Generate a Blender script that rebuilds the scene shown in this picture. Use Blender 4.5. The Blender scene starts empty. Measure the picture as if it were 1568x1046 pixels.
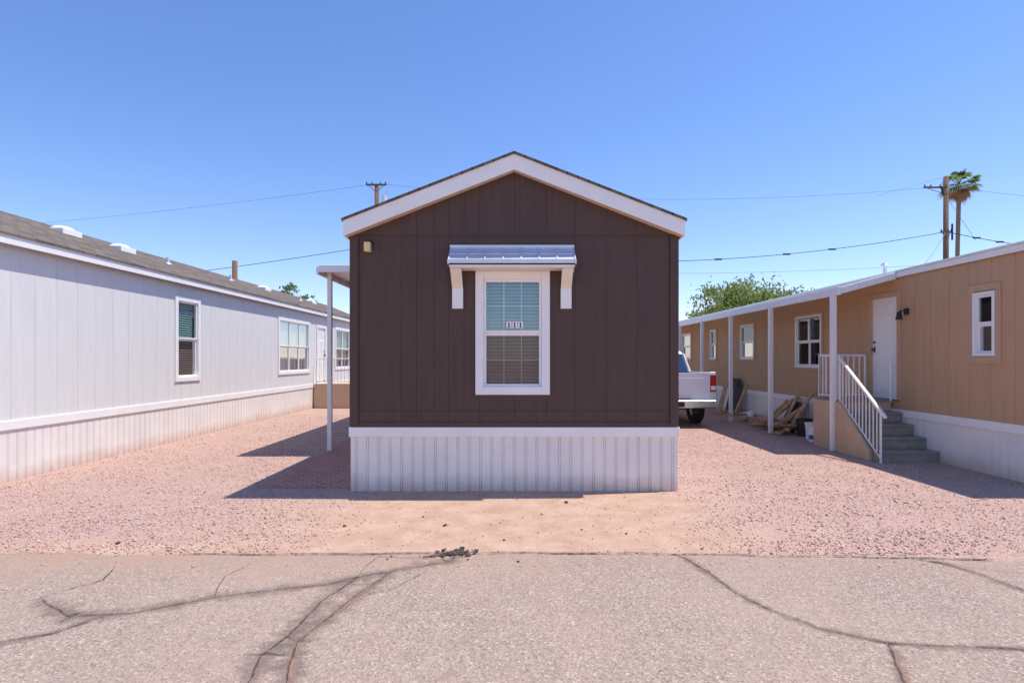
import bpy, bmesh, math, random
import numpy as np
from mathutils import Vector, Euler, Matrix
random.seed(7); np.random.seed(7)
R=math.radians
scene=bpy.context.scene

# ------------------------------------------------------------------ materials
def nodes_of(name):
    m=bpy.data.materials.new(name); m.use_nodes=True
    nt=m.node_tree; b=nt.nodes['Principled BSDF']
    return m,nt,b
def N(nt,t,**k):
    n=nt.nodes.new(t)
    for a,v in k.items(): setattr(n,a,v)
    return n
def L(nt,a,b): nt.links.new(a,b)
def mathn(nt,op,a,b=None,clamp=False):
    n=N(nt,'ShaderNodeMath',operation=op); n.use_clamp=clamp
    for i,v in enumerate((a,b)):
        if v is None: continue
        if isinstance(v,(int,float)): n.inputs[i].default_value=v
        else: L(nt,v,n.inputs[i])
    return n.outputs[0]
def mapr(nt,v,a,b,c=0,d=1):
    n=N(nt,'ShaderNodeMapRange'); L(nt,v,n.inputs[0])
    for i,x in zip((1,2,3,4),(a,b,c,d)): n.inputs[i].default_value=x
    return n.outputs[0]
def mixc(nt,f,a,b):
    n=N(nt,'ShaderNodeMix',data_type='RGBA')
    if isinstance(f,(int,float)): n.inputs[0].default_value=f
    else: L(nt,f,n.inputs[0])
    for i,v in ((6,a),(7,b)):
        if isinstance(v,tuple): n.inputs[i].default_value=(*v,1) if len(v)==3 else v
        else: L(nt,v,n.inputs[i])
    return n.outputs[2]
def coords(nt,scale=(1,1,1)):
    tc=N(nt,'ShaderNodeTexCoord'); mp=N(nt,'ShaderNodeMapping')
    mp.inputs['Scale'].default_value=scale
    L(nt,tc.outputs['Object'],mp.inputs[0]); return mp.outputs[0]
def noise(nt,vec,scale,detail=4,rough=.55):
    n=N(nt,'ShaderNodeTexNoise'); n.inputs['Scale'].default_value=scale
    n.inputs['Detail'].default_value=detail; n.inputs['Roughness'].default_value=rough
    if vec is not None: L(nt,vec,n.inputs['Vector'])
    return n.outputs[0]
def bumpn(nt,h,b,strength=.3,dist=.01):
    n=N(nt,'ShaderNodeBump'); n.inputs['Strength'].default_value=strength
    n.inputs['Distance'].default_value=dist; L(nt,h,n.inputs['Height']); L(nt,n.outputs[0],b.inputs['Normal'])
def simple(name,col,rough=.6,var=.12,scale=5,bump=.15,bscale=80,stretch=(1,1,1),metal=0,dust=None):
    m,nt,b=nodes_of(name)
    v=coords(nt,stretch)
    n1=noise(nt,v,scale,5); n2=noise(nt,v,bscale,3)
    dk=tuple(c*(1-var) for c in col); lt=tuple(min(1,c*(1+var)) for c in col)
    c=mixc(nt,mapr(nt,n1,.3,.7),dk,lt)
    if dust:
        g=N(nt,'ShaderNodeNewGeometry'); s=N(nt,'ShaderNodeSeparateXYZ'); L(nt,g.outputs['Position'],s.inputs[0])
        nz=noise(nt,coords(nt),6,4)
        zz=mathn(nt,'ADD',s.outputs[2],mathn(nt,'MULTIPLY',mathn(nt,'SUBTRACT',nz,.5),.25))
        c=mixc(nt,mapr(nt,zz,0,.24,.85,0),c,dust)
    L(nt,c,b.inputs['Base Color'])
    b.inputs['Roughness'].default_value=rough; b.inputs['Metallic'].default_value=metal
    L(nt,mapr(nt,n1,0,1,max(0,rough-.08),min(1,rough+.08)),b.inputs['Roughness'])
    if bump: bumpn(nt,n2,b,bump,.004)
    return m

M={}
M['brown']=simple('brown_siding',(.088,.050,.040),.72,.12,2.5,.45,40,(6,6,.5))
M['browngroove']=simple('brown_groove',(.070,.040,.033),.9,.1)
M['tan']=simple('tan_siding',(.54,.33,.185),.75,.06,2.5,.4,40,(6,6,.5))
M['tangroove']=simple('tan_groove',(.44,.27,.15),.9,.1)
M['grey']=simple('grey_siding',(.72,.71,.69),.75,.04,2.5,.4,40,(6,6,.5))
M['greygroove']=simple('grey_groove',(.66,.65,.63),.9,.1)
M['white']=simple('white_trim_paint',(.88,.86,.83),.5,.04,3,.1)
M['skirt']=simple('white_skirting_vinyl',(.84,.79,.745),.5,.06,1.5,.1,dust=(.64,.48,.39))
M['vinyl']=simple('white_vinyl_frame',(.88,.87,.85),.35,.02,3,0)
M['soffit']=simple('soffit_tan',(.72,.52,.36),.7,.1,20,.2)
M['tantrim']=simple('tan_trim',(.54,.35,.21),.7,.05)
M['cream']=simple('cream_metal',(.84,.76,.66),.5,.05)
M['metal']=simple('white_painted_steel',(.84,.82,.80),.4,.04,4,.05)
M['wood']=simple('weathered_pole_wood',(.17,.105,.065),.9,.3,4,.5,30,(5,5,.3))
M['lumber']=simple('lumber',(.50,.31,.16),.8,.4,3,.3,40,(2,2,2))
M['darkboard']=simple('dark_board',(.05,.035,.03),.8,.3)
M['stucco']=simple('tan_stucco',(.56,.40,.27),.9,.08,5,.6,120)
M['step']=simple('grey_concrete',(.28,.25,.205),.85,.18,6,.4,60)
M['black']=simple('black_plastic',(.02,.02,.02),.5,.1)
M['rubber']=simple('tyre_rubber',(.025,.025,.025),.85,.2,20,.3)
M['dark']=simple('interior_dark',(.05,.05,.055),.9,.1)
M['blind']=simple('blind_slats',(.76,.73,.70),.6,.05)
M['paint']=simple('white_car_paint',(.82,.83,.85),.25,.02,2,0)
M['chrome']=simple('chrome',(.7,.7,.72),.22,.05,5,0,metal=1)
M['red']=simple('red_lens',(.45,.02,.02),.2,.1,5,0)
M['yellow']=simple('amber_fixture',(.80,.62,.28),.4,.1)
M['wire']=simple('wire_black',(.05,.05,.06),.8,.1,5,0)
M['wiregrey']=simple('wire_aluminium',(.22,.25,.30),.7,.1,5,0)
M['block']=simple('block_wall_masonry',(.42,.34,.27),.9,.12,4,.5)
M['bark']=simple('bark',(.16,.11,.08),.95,.3,6,.8,20,(3,3,.6))
M['palmbark']=simple('palm_bark',(.22,.16,.11),.95,.3,8,.8,12,(1,1,4))
M['blue']=simple('blue_label',(.03,.12,.45),.5,.1)
M['rubble']=simple('broken_asphalt',(.085,.062,.052),.95,.5,25,.8,60)

# galvanised pan metal
M['galv']=simple('awning_metal',(.68,.72,.79),.38,.08,3,.1,20,(1,1,1),metal=.3)

def shingle():
    m,nt,b=nodes_of('asphalt_shingle')
    tc=N(nt,'ShaderNodeTexCoord'); s=N(nt,'ShaderNodeSeparateXYZ'); L(nt,tc.outputs['Object'],s.inputs[0])
    c=N(nt,'ShaderNodeCombineXYZ'); L(nt,s.outputs[1],c.inputs[0]); L(nt,s.outputs[0],c.inputs[1])
    br=N(nt,'ShaderNodeTexBrick'); L(nt,c.outputs[0],br.inputs['Vector'])
    br.inputs['Scale'].default_value=1; br.inputs['Brick Width'].default_value=.3; br.inputs['Row Height'].default_value=.135
    br.inputs['Mortar Size'].default_value=.010
    br.inputs['Color1'].default_value=(.10,.078,.060,1); br.inputs['Color2'].default_value=(.20,.155,.12,1); br.inputs['Mortar'].default_value=(.03,.025,.022,1)
    n=noise(nt,tc.outputs['Object'],90,2)
    L(nt,mixc(nt,mapr(nt,n,.4,.7,0,.35),br.outputs[0],(.25,.20,.16)),b.inputs['Base Color'])
    b.inputs['Roughness'].default_value=.95
    bumpn(nt,br.outputs[0],b,.6,.01); return m
M['shingle']=shingle()

def glass(name,tint,refl):
    m,nt,b=nodes_of(name); nt.nodes.remove(b)
    o=nt.nodes['Material Output']
    t=N(nt,'ShaderNodeBsdfTransparent'); t.inputs[0].default_value=(*tint,1)
    g=N(nt,'ShaderNodeBsdfGlossy'); g.inputs['Roughness'].default_value=.015; g.inputs[0].default_value=(.9,.95,1,1)
    v=coords(nt); nn=noise(nt,v,1.3,1); bp=N(nt,'ShaderNodeBump'); bp.inputs['Strength'].default_value=.15; bp.inputs['Distance'].default_value=.02
    L(nt,nn,bp.inputs['Height']); L(nt,bp.outputs[0],g.inputs['Normal'])
    lw=N(nt,'ShaderNodeLayerWeight'); lw.inputs[0].default_value=.35
    f=mapr(nt,lw.outputs['Fresnel'],0,1,refl,.5)
    mx=N(nt,'ShaderNodeMixShader'); L(nt,f,mx.inputs[0]); L(nt,t.outputs[0],mx.inputs[1]); L(nt,g.outputs[0],mx.inputs[2])
    L(nt,mx.outputs[0],o.inputs[0]); return m
M['glass']=glass('window_glass',(.66,.88,.86),.12)
M['screenglass']=glass('screened_glass',(.64,.57,.53),.015)
M['carglass']=glass('car_glass',(.08,.09,.10),.25)

def leafmat(name,a,b_):
    m,nt,b=nodes_of(name)
    g=N(nt,'ShaderNodeNewGeometry')
    L(nt,mixc(nt,g.outputs['Random Per Island'],a,b_),b.inputs['Base Color'])
    b.inputs['Roughness'].default_value=.6
    tr=N(nt,'ShaderNodeBsdfTranslucent'); tr.inputs[0].default_value=(*[min(1,x*1.6) for x in b_],1)
    mx=N(nt,'ShaderNodeMixShader'); mx.inputs[0].default_value=.35
    L(nt,b.outputs[0],mx.inputs[1]); L(nt,tr.outputs[0],mx.inputs[2]); L(nt,mx.outputs[0],nt.nodes['Material Output'].inputs[0])
    return m
M['leaf']=leafmat('desert_tree_leaves',(.08,.13,.035),(.24,.30,.08))
M['leaf2']=leafmat('dark_tree_leaves',(.06,.10,.03),(.15,.21,.06))
M['palm']=leafmat('palm_fronds',(.06,.11,.03),(.17,.24,.07))
M['palmdead']=leafmat('palm_dead_fronds',(.20,.13,.07),(.30,.21,.12))

# ground
def ground_mat():
    m,nt,b=nodes_of('desert_ground')
    g=N(nt,'ShaderNodeNewGeometry'); P=g.outputs['Position']
    s=N(nt,'ShaderNodeSeparateXYZ'); L(nt,P,s.inputs[0]); X,Y=s.outputs[0],s.outputs[1]
    n1=mathn(nt,'SUBTRACT',noise(nt,P,.9,7,.72),.5)
    n2=mathn(nt,'SUBTRACT',noise(nt,P,9,4),.5)
    nn=mathn(nt,'ADD',mathn(nt,'MULTIPLY',n1,3.2),mathn(nt,'MULTIPLY',n2,.8))
    ax=mathn(nt,'ABSOLUTE',X)
    a=mapr(nt,mathn(nt,'ADD',ax,nn),1.5,3.3,1,0)
    bb=mapr(nt,mathn(nt,'ADD',Y,nn),7.2,7.9,1,0)
    c=mapr(nt,mathn(nt,'ADD',Y,mathn(nt,'MULTIPLY',nn,.5)),5.05,5.7,1,0)
    cx=mapr(nt,X,1.6,2.6,1,.1)
    sand=mathn(nt,'MAXIMUM',mathn(nt,'MULTIPLY',a,bb),mathn(nt,'MULTIPLY',c,cx))
    patch=mapr(nt,noise(nt,P,.55,6,.7),.52,.68,0,.65)
    sand=mathn(nt,'MAXIMUM',sand,patch)
    vo=N(nt,'ShaderNodeTexVoronoi'); vo.inputs['Scale'].default_value=48; L(nt,P,vo.inputs['Vector'])
    sc=N(nt,'ShaderNodeSeparateColor'); L(nt,vo.outputs['Color'],sc.inputs[0])
    cr=N(nt,'ShaderNodeValToRGB'); L(nt,sc.outputs[0],cr.inputs[0])
    e=cr.color_ramp.elements; e[0].position=0; e[0].color=(.31,.185,.15,1); e[1].position=1; e[1].color=(.78,.61,.53,1)
    for p,col in ((.25,(.46,.29,.24)),(.6,(.57,.38,.32)),(.85,(.65,.46,.39))):
        k=e.new(p); k.color=(*col,1)
    grav=mixc(nt,mapr(nt,vo.outputs['Distance'],.45,.8,0,.4),cr.outputs[0],(.31,.19,.15))
    grav=mixc(nt,.38,grav,(.59,.395,.33))
    grav=mixc(nt,mapr(nt,noise(nt,P,2.2,7,.75),.38,.62,.22,0),grav,(.40,.24,.185))
    sn=noise(nt,P,3,6,.7)
    sandc=mixc(nt,mapr(nt,sn,.35,.65),(.47,.295,.205),(.59,.405,.305))
    fine=mapr(nt,noise(nt,P,130,3,.8),.3,.7,.82,1.12)
    hv=N(nt,'ShaderNodeHueSaturation')
    L(nt,mixc(nt,sand,grav,sandc),hv.inputs['Color']); L(nt,fine,hv.inputs['Value'])
    L(nt,hv.outputs[0],b.inputs['Base Color']); b.inputs['Roughness'].default_value=.95
    b.inputs['Specular IOR Level'].default_value=.1
    h=mathn(nt,'MULTIPLY',mathn(nt,'SUBTRACT',1,vo.outputs['Distance']),mathn(nt,'SUBTRACT',1.15,sand))
    h=mathn(nt,'ADD',h,mathn(nt,'MULTIPLY',noise(nt,P,7,6,.7),2.0))
    bumpn(nt,h,b,.75,.018); return m
def road_mat():
    m,nt,b=nodes_of('worn_asphalt')
    g=N(nt,'ShaderNodeNewGeometry'); P=g.outputs['Position']
    s=N(nt,'ShaderNodeSeparateXYZ'); L(nt,P,s.inputs[0])
    vo=N(nt,'ShaderNodeTexVoronoi'); vo.inputs['Scale'].default_value=75; L(nt,P,vo.inputs['Vector'])
    sc=N(nt,'ShaderNodeSeparateColor'); L(nt,vo.outputs['Color'],sc.inputs[0])
    cr=N(nt,'ShaderNodeValToRGB'); L(nt,sc.outputs[0],cr.inputs[0])
    e=cr.color_ramp.elements; e[0].color=(.15,.105,.085,1); e[1].color=(.66,.55,.47,1)
    for p,col in ((.2,(.28,.205,.165)),(.7,(.39,.295,.24)),(.92,(.46,.36,.30))):
        k=e.new(p); k.color=(*col,1)
    big=noise(nt,P,.8,6,.6); mid=noise(nt,P,5,5,.7)
    c=mixc(nt,.30,cr.outputs[0],(.385,.29,.235))
    c=mixc(nt,mapr(nt,big,.35,.7,0,.5),c,(.46,.335,.26))
    c=mixc(nt,mapr(nt,mid,.50,.78,0,.5),c,(.28,.21,.175))
    # wind-blown soil near the verge
    yy=mathn(nt,'ADD',s.outputs[1],mathn(nt,'MULTIPLY',mathn(nt,'SUBTRACT',noise(nt,P,1.6,7,.7),.5),1.8))
    lf=mapr(nt,s.outputs[0],-3,.5,.9,.35)
    c=mixc(nt,mathn(nt,'MULTIPLY',mapr(nt,yy,4.3,5.05,0,1),lf),c,(.41,.27,.20))
    sp=N(nt,'ShaderNodeTexVoronoi'); sp.inputs['Scale'].default_value=22; L(nt,P,sp.inputs['Vector'])
    c=mixc(nt,mapr(nt,sp.outputs['Distance'],.08,.14,.75,0),c,(.09,.065,.055))
    L(nt,c,b.inputs['Base Color']); b.inputs['Roughness'].default_value=.9; b.inputs['Specular IOR Level'].default_value=.2
    h=mathn(nt,'ADD',vo.outputs['Distance'],mathn(nt,'MULTIPLY',mid,.8))
    bumpn(nt,h,b,.6,.008); return m
M['ground']=ground_mat(); M['road']=road_mat()
def stone_mat():
    m,nt,b=nodes_of('pink_gravel_stone')
    g=N(nt,'ShaderNodeNewGeometry'); cr=N(nt,'ShaderNodeValToRGB'); L(nt,g.outputs['Random Per Island'],cr.inputs[0])
    e=cr.color_ramp.elements; e[0].color=(.36,.215,.175,1); e[1].color=(.82,.68,.61,1)
    for p,col in ((.3,(.53,.345,.285)),(.7,(.65,.455,.385)),(.9,(.73,.56,.49))):
        k=e.new(p); k.color=(*col,1)
    L(nt,cr.outputs[0],b.inputs['Base Color']); b.inputs['Roughness'].default_value=.9; return m
M['stone']=stone_mat()
def paver_mat():
    m,nt,b=nodes_of('red_brick_pavers')
    g=N(nt,'ShaderNodeNewGeometry'); P=g.outputs['Position']
    br=N(nt,'ShaderNodeTexBrick'); L(nt,P,br.inputs['Vector']); br.inputs['Scale'].default_value=1
    br.inputs['Brick Width'].default_value=.2; br.inputs['Row Height'].default_value=.1; br.inputs['Mortar Size'].default_value=.009
    br.inputs['Color1'].default_value=(.40,.125,.085,1); br.inputs['Color2'].default_value=(.52,.20,.14,1); br.inputs['Mortar'].default_value=(.56,.41,.33,1)
    L(nt,mixc(nt,mapr(nt,noise(nt,P,5,5),.55,.8,0,.35),br.outputs[0],(.5,.34,.27)),b.inputs['Base Color']); b.inputs['Roughness'].default_value=.9
    bumpn(nt,br.outputs[0],b,.4,.005); return m
M['paver']=paver_mat()
def crack_mat(name,col,amax,sharp):
    m,nt,b=nodes_of(name)
    uv=N(nt,'ShaderNodeUVMap'); s=N(nt,'ShaderNodeSeparateXYZ'); L(nt,uv.outputs[0],s.inputs[0])
    g=N(nt,'ShaderNodeNewGeometry'); P=g.outputs['Position']
    d=mathn(nt,'MULTIPLY',mathn(nt,'ABSOLUTE',mathn(nt,'SUBTRACT',s.outputs[1],.5)),2)
    n=mathn(nt,'MULTIPLY',mathn(nt,'SUBTRACT',noise(nt,P,sharp[2],6,.7),.5),sharp[3])
    al=mapr(nt,mathn(nt,'ADD',d,n),sharp[0],sharp[1],amax,0)
    al=mathn(nt,'MULTIPLY',al,mapr(nt,d,.85,1,1,0))
    al=mathn(nt,'MULTIPLY',al,mapr(nt,noise(nt,P,2.3,3,.6),.35,.6,.45,1))
    b.inputs['Base Color'].default_value=(*col,1); b.inputs['Roughness'].default_value=.95
    L(nt,al,b.inputs['Alpha']); return m
M['crack']=crack_mat('crack_dark',(.09,.062,.052),.95,(.3,.7,34,1.6))
M['stain']=crack_mat('crack_weathering',(.23,.165,.135),.55,(0,.9,9,2.0))
M['sandcrack']=crack_mat('crack_sand_fill',(.42,.25,.17),.7,(.1,.9,20,1.6))
M['pothole']=crack_mat('pothole_bitumen',(.07,.052,.045),.95,(.45,.8,16,1.2))

# ------------------------------------------------------------------ builders
def empty(name,loc=(0,0,0)):
    e=bpy.data.objects.new(name,None); scene.collection.objects.link(e); e.empty_display_size=.3; e.location=loc; return e
class MB:
    def __init__(s,T=None): s.v=[];s.f=[];s.T=T or (lambda a,b,c:(a,b,c))
    def add(s,vs,fs):
        o=len(s.v); s.v+= [s.T(*p) for p in vs]; s.f+=[[i+o for i in f] for f in fs]
    def box(s,a0,a1,b0,b1,c0,c1):
        s.add([(a0,b0,c0),(a1,b0,c0),(a1,b1,c0),(a0,b1,c0),(a0,b0,c1),(a1,b0,c1),(a1,b1,c1),(a0,b1,c1)],
              [(0,3,2,1),(4,5,6,7),(0,1,5,4),(1,2,6,5),(2,3,7,6),(3,0,4,7)])
    def obox(s,c,sz,rot):
        m=Euler(rot).to_matrix(); h=Vector(sz)/2
        vs=[tuple(Vector(c)+m@Vector((h.x*i,h.y*j,h.z*k))) for k in(-1,1) for i,j in((-1,-1),(1,-1),(1,1),(-1,1))]
        s.add(vs,[(0,3,2,1),(4,5,6,7),(0,1,5,4),(1,2,6,5),(2,3,7,6),(3,0,4,7)])
    def hexa(s,lo,hi):  # two quads
        s.add(list(lo)+list(hi),[(0,3,2,1),(4,5,6,7),(0,1,5,4),(1,2,6,5),(2,3,7,6),(3,0,4,7)])
    def tube(s,pts,r,n=8,cap=True):
        pts=[Vector(p) for p in pts]; rs=r if isinstance(r,(list,tuple)) else [r]*len(pts)
        vs=[];fs=[]
        for i,p in enumerate(pts):
            d=(pts[min(i+1,len(pts)-1)]-pts[max(i-1,0)]).normalized()
            a=d.orthogonal().normalized() if abs(d.z)>.99 else d.cross(Vector((0,0,1))).normalized()
            if abs(d.z)>.99: a=Vector((1,0,0))
            b=d.cross(a)
            for k in range(n):
                t=2*math.pi*(k+.5)/n; vs.append(tuple(p+a*math.cos(t)*rs[i]+b*math.sin(t)*rs[i]))
        for i in range(len(pts)-1):
            for k in range(n):
                fs.append((i*n+k,i*n+(k+1)%n,(i+1)*n+(k+1)%n,(i+1)*n+k))
        if cap: fs.append(tuple(range(n))[::-1]); fs.append(tuple(range((len(pts)-1)*n,len(pts)*n)))
        s.add(vs,fs)
    def prism(s,poly,f0,f1): # poly list of 2d; f0,f1 functions (a,b)->3d
        n=len(poly); s.add([f0(*p) for p in poly]+[f1(*p) for p in poly],
            [tuple(range(n))[::-1],tuple(range(n,2*n))]+[(i,(i+1)%n,(i+1)%n+n,i+n) for i in range(n)])
    def obj(s,name,mat,parent=None,bevel=0,smooth=False,recalc=True,seg=2):
        me=bpy.data.meshes.new(name); me.from_pydata(s.v,[],s.f)
        if recalc:
            bm=bmesh.new(); bm.from_mesh(me); bmesh.ops.recalc_face_normals(bm,faces=bm.faces); bm.to_mesh(me); bm.free()
        me.materials.append(M[mat]); o=bpy.data.objects.new(name,me); scene.collection.objects.link(o)
        if smooth: 
            for p in me.polygons: p.use_smooth=True
        if bevel:
            md=o.modifiers.new('b','BEVEL'); md.width=bevel; md.segments=seg; md.limit_method='ANGLE'
        if parent: o.parent=parent
        return o

def wall(mb,u0,u1,z0,top,grooves,holes,d0,d1,gap):
    """vertical boards from u0..u1 in local coords (u,z,d)"""
    gs=[u0]+[g for g in grooves if u0+.03<g<u1-.03]+[u1]
    for i in range(len(gs)-1):
        a=gs[i]+(gap/2 if i else 0); b=gs[i+1]-(gap/2 if i<len(gs)-2 else 0)
        cuts=[a,b]+[h[k] for h in holes for k in(0,1) if a<h[k]<b]+([top.mid] if hasattr(top,'mid') and a<top.mid<b else [])
        cuts=sorted(set(cuts))
        for p,q in zip(cuts[:-1],cuts[1:]):
            if q-p<1e-4: continue
            mid=(p+q)/2; spans=[(z0,None)]
            for h in holes:
                if h[0]<mid<h[1]: spans=[(z0,h[2]),(h[3],None)]
            for lo,hi in spans:
                tp=(top(p),top(q)) if hi is None else (hi,hi)
                mb.hexa([(p,lo,d0),(q,lo,d0),(q,tp[1],d0),(p,tp[0],d0)],[(p,lo,d1),(q,lo,d1),(q,tp[1],d1),(p,tp[0],d1)])
def window(parent,name,T,u0,u1,z0,z1,casing=.1,cm='vinyl',style='hung',cols=1,grid=None,proud=.03,blinds=True,lower='screenglass',slat=.05):
    """casing outer extents"""
    e=empty(name); e.parent=parent
    c=MB(T); c.box(u0,u0+casing,z0,z1,-.06,proud); c.box(u1-casing,u1,z0,z1,-.06,proud)
    c.box(u0+casing,u1-casing,z1-casing,z1,-.06,proud-.002); c.box(u0+casing,u1-casing,z0,z0+casing,-.06,proud-.002)
    c.obj('casing',cm,e,.006)
    a,b,lo,hi=u0+casing,u1-casing,z0+casing,z1-casing
    f=MB(T); g1=MB(T); g2=MB(T); mu=MB(T); bl=MB(T)
    w=(b-a)/cols; zm=(lo+hi)/2; t=.035
    for i in range(cols):
        p,q=a+i*w,a+(i+1)*w
        for (s0,s1,dd,gg) in ((zm,hi,0,g1),(lo,zm,-.02,g2)):
            f.box(p,p+t,s0,s1,-.05+dd,dd-.002); f.box(q-t,q,s0,s1,-.05+dd,dd-.002)
            f.box(p+t,q-t,s1-t,s1,-.05+dd,dd-.004); f.box(p+t,q-t,s0,s0+t,-.05+dd,dd-.004)
            gg.add([(p+t,s0+t,dd-.022),(q-t,s0+t,dd-.022),(q-t,s1-t,dd-.022),(p+t,s1-t,dd-.022)],[(0,1,2,3)])
            if grid:
                nx,nz=grid
                for k in range(1,nx):
                    x=p+t+(q-p-2*t)*k/nx; mu.box(x-.007,x+.007,s0+t,s1-t,dd-.034,dd-.027)
                for k in range(1,nz):
                    z=s0+t+(s1-s0-2*t)*k/nz; mu.box(p+t,q-t,z-.007,z+.007,dd-.036,dd-.029)
    f.obj('sashes','vinyl',e,.004); g1.obj('upper_glass','glass',e); g2.obj('lower_glass',lower,e)
    if grid: mu.obj('muntins','vinyl',e)
    if blinds:
        z=lo+.03
        while z<hi-.02:
            sw=slat*.5
            bl.hexa([(a,z-sw*.85,-.085),(b,z-sw*.85,-.085),(b,z+sw*.85,-.115),(a,z+sw*.85,-.115)],
                    [(a,z-sw*.85+.003,-.085),(b,z-sw*.85+.003,-.085),(b,z+sw*.85+.003,-.115),(a,z+sw*.85+.003,-.115)])
            z+=slat
        bl.obj('blinds','blind',e)
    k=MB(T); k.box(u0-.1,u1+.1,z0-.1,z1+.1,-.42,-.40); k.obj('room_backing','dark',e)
    return e
def skirting(parent,T,u0,u1,z1,name='skirting'):
    pat=[(0,0),(.052,0),(.059,-.013),(.066,0),(.078,0),(.085,-.013),(.092,0)]
    per=.1475; pts=[]; u=u0
    while u<u1:
        for a,d in pat:
            if u+a<u1: pts.append((u+a,d))
        u+=per
    pts.append((u1,0)); mb=MB(T); n=len(pts)
    mb.add([(a,-.03,d) for a,d in pts]+[(a,z1,d) for a,d in pts],[(i,i+1,i+1+n,i+n) for i in range(n-1)])
    mb.obj(name,'skirt',parent,recalc=False)

def house(name,x0,x1,y0,y1,zskirt,zeave,zridge,wm,gm,roofm,face_side,sideholes,frontholes=[],front_grooves=None,ov=.06,fov=.15,fascia=.2):
    e=empty(name); xm=(x0+x1)/2; sl=(zridge-zeave)/((x1-x0)/2+ov)
    roof=lambda x: zridge-sl*abs(x-xm)
    top=lambda u: roof(u)-.05
    top.mid=xm
    w=MB(lambda u,z,d:(u,y0-d,z)); bk=MB(lambda u,z,d:(u,y0-d,z))
    wall(w,x0,x1,zskirt+.0,top,front_grooves or [x0+.11+i*.2032 for i in range(40)],frontholes,-.009,0,.004)
    wall(bk,x0,x1,zskirt,top,[],frontholes,-.10,-.004,0)
    w.obj('front_siding',wm,e); bk.obj('front_backing',gm,e)
    w=MB(lambda u,z,d:(u,y1+d,z)); wall(w,x0,x1,zskirt,top,[x0+i*.2032 for i in range(1,40)],[],-.1,0,.0); w.obj('rear_siding',wm,e)
    ztop=roof(x0)-.05
    st=lambda u:ztop
    for sx,nm in((x0,'side_siding_a'),(x1,'side_siding_b')):
        sg=-1 if sx==x0 else 1
        T=lambda u,z,d,sx=sx,sg=sg:(sx+sg*d,u,z)
        holes=sideholes if face_side==sg else []
        g=[y0+.3+i*.4064 for i in range(90)]
        w=MB(T); wall(w,y0+.001,y1-.001,zskirt,st,g,holes,-.009,0,.005); w.obj(nm,wm,e)
        bk=MB(T); wall(bk,y0+.11,y1-.11,zskirt,st,[],holes,-.1,-.004,0); bk.obj(nm+'_backing',gm,e)
        skirting(e,lambda u,z,d,sx=sx,sg=sg:(sx+sg*(d+.0),u,z),y0,y1,zskirt-.1,nm+'_skirting')
        t=MB(T); t.box(y0-.02,y1+.02,zskirt-.13,zskirt,-.02,.022); t.obj(nm+'_skirt_trim','white',e,.005)
    skirting(e,lambda u,z,d:(u,y0-d,z),x0,x1,zskirt-.1,'front_skirting')
    t=MB(); t.box(x0-.019,x1+.019,y0-.024,y0+.0,zskirt-.127,zskirt-.003); t.obj('front_skirt_trim','white',e,.005)
    # roof
    r=MB(); f=MB(); so=MB(); tr=MB()
    ya,yb=y0-fov,y1+fov
    for s in(-1,1):
        xe=xm+s*((x1-x0)/2+ov+.02); ze=roof(xe)
        r.hexa([(xm,ya-.02,zridge),(xe,ya-.02,ze),(xe,yb+.02,ze),(xm,yb+.02,zridge)],
               [(xm,ya-.02,zridge+.03),(xe,ya-.02,ze+.03),(xe,yb+.02,ze+.03),(xm,yb+.02,zridge+.03)])
        xf=xm+s*((x1-x0)/2+ov); zf=roof(xf)
        for yy,dy in((ya,.03),(yb-.03,.03)):
            f.hexa([(xm,yy,zridge-fascia),(xf,yy,zf-fascia),(xf,yy,zf-.002),(xm,yy,zridge-.002)],
                   [(xm,yy+dy,zridge-fascia),(xf,yy+dy,zf-fascia),(xf,yy+dy,zf-.002),(xm,yy+dy,zridge-.002)])
        f.hexa([(xf-s*.025,ya+.03,zf-fascia),(xf,ya+.03,zf-fascia),(xf,yb-.03,zf-fascia),(xf-s*.025,yb-.03,zf-fascia)],
               [(xf-s*.025,ya+.03,zf-.006),(xf,ya+.03,zf-.004),(xf,yb-.03,zf-.004),(xf-s*.025,yb-.03,zf-.006)])
        k=fascia-.012
        so.hexa([(xm,ya+.03,zridge-k),(xf-s*.026,ya+.03,zf-k),(xf-s*.026,y0-.001,zf-k),(xm,y0-.001,zridge-k)],
                [(xm,ya+.03,zridge-k+.01),(xf-s*.026,ya+.03,zf-k+.01),(xf-s*.026,y0-.001,zf-k+.01),(xm,y0-.001,zridge-k+.01)])
    r.obj('roof',roofm,e); f.obj('fascia','white',e); so.obj('gable_soffit','soffit',e)
    return e,roof

# ------------------------------------------------------------------ ground & road
def plane(name,pts,z,mat):
    me=bpy.data.meshes.new(name); me.from_pydata([(x,y,z) for x,y in pts],[],[tuple(range(len(pts)))]); me.materials.append(M[mat])
    o=bpy.data.objects.new(name,me); scene.collection.objects.link(o); return o
plane('ground',[(-600,-600),(600,-600),(600,600),(-600,600)],0,'ground')
def edgeY(x): return 5.0+.05*math.sin(x*.8+1)-.02*x+.03*math.sin(x*4.1)+.018*math.sin(x*13+.6)+random.uniform(-.012,.012)
pts=[(60,-3),( -60,-3)]+[(x,5.05) for x in(-60,-30)]
xs=np.arange(-12,12,.06)
pts+=[(float(x),edgeY(float(x))) for x in xs]+[(30,4.8),(60,4.8)]
plane('road',pts[::-1],.004,'road')
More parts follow.
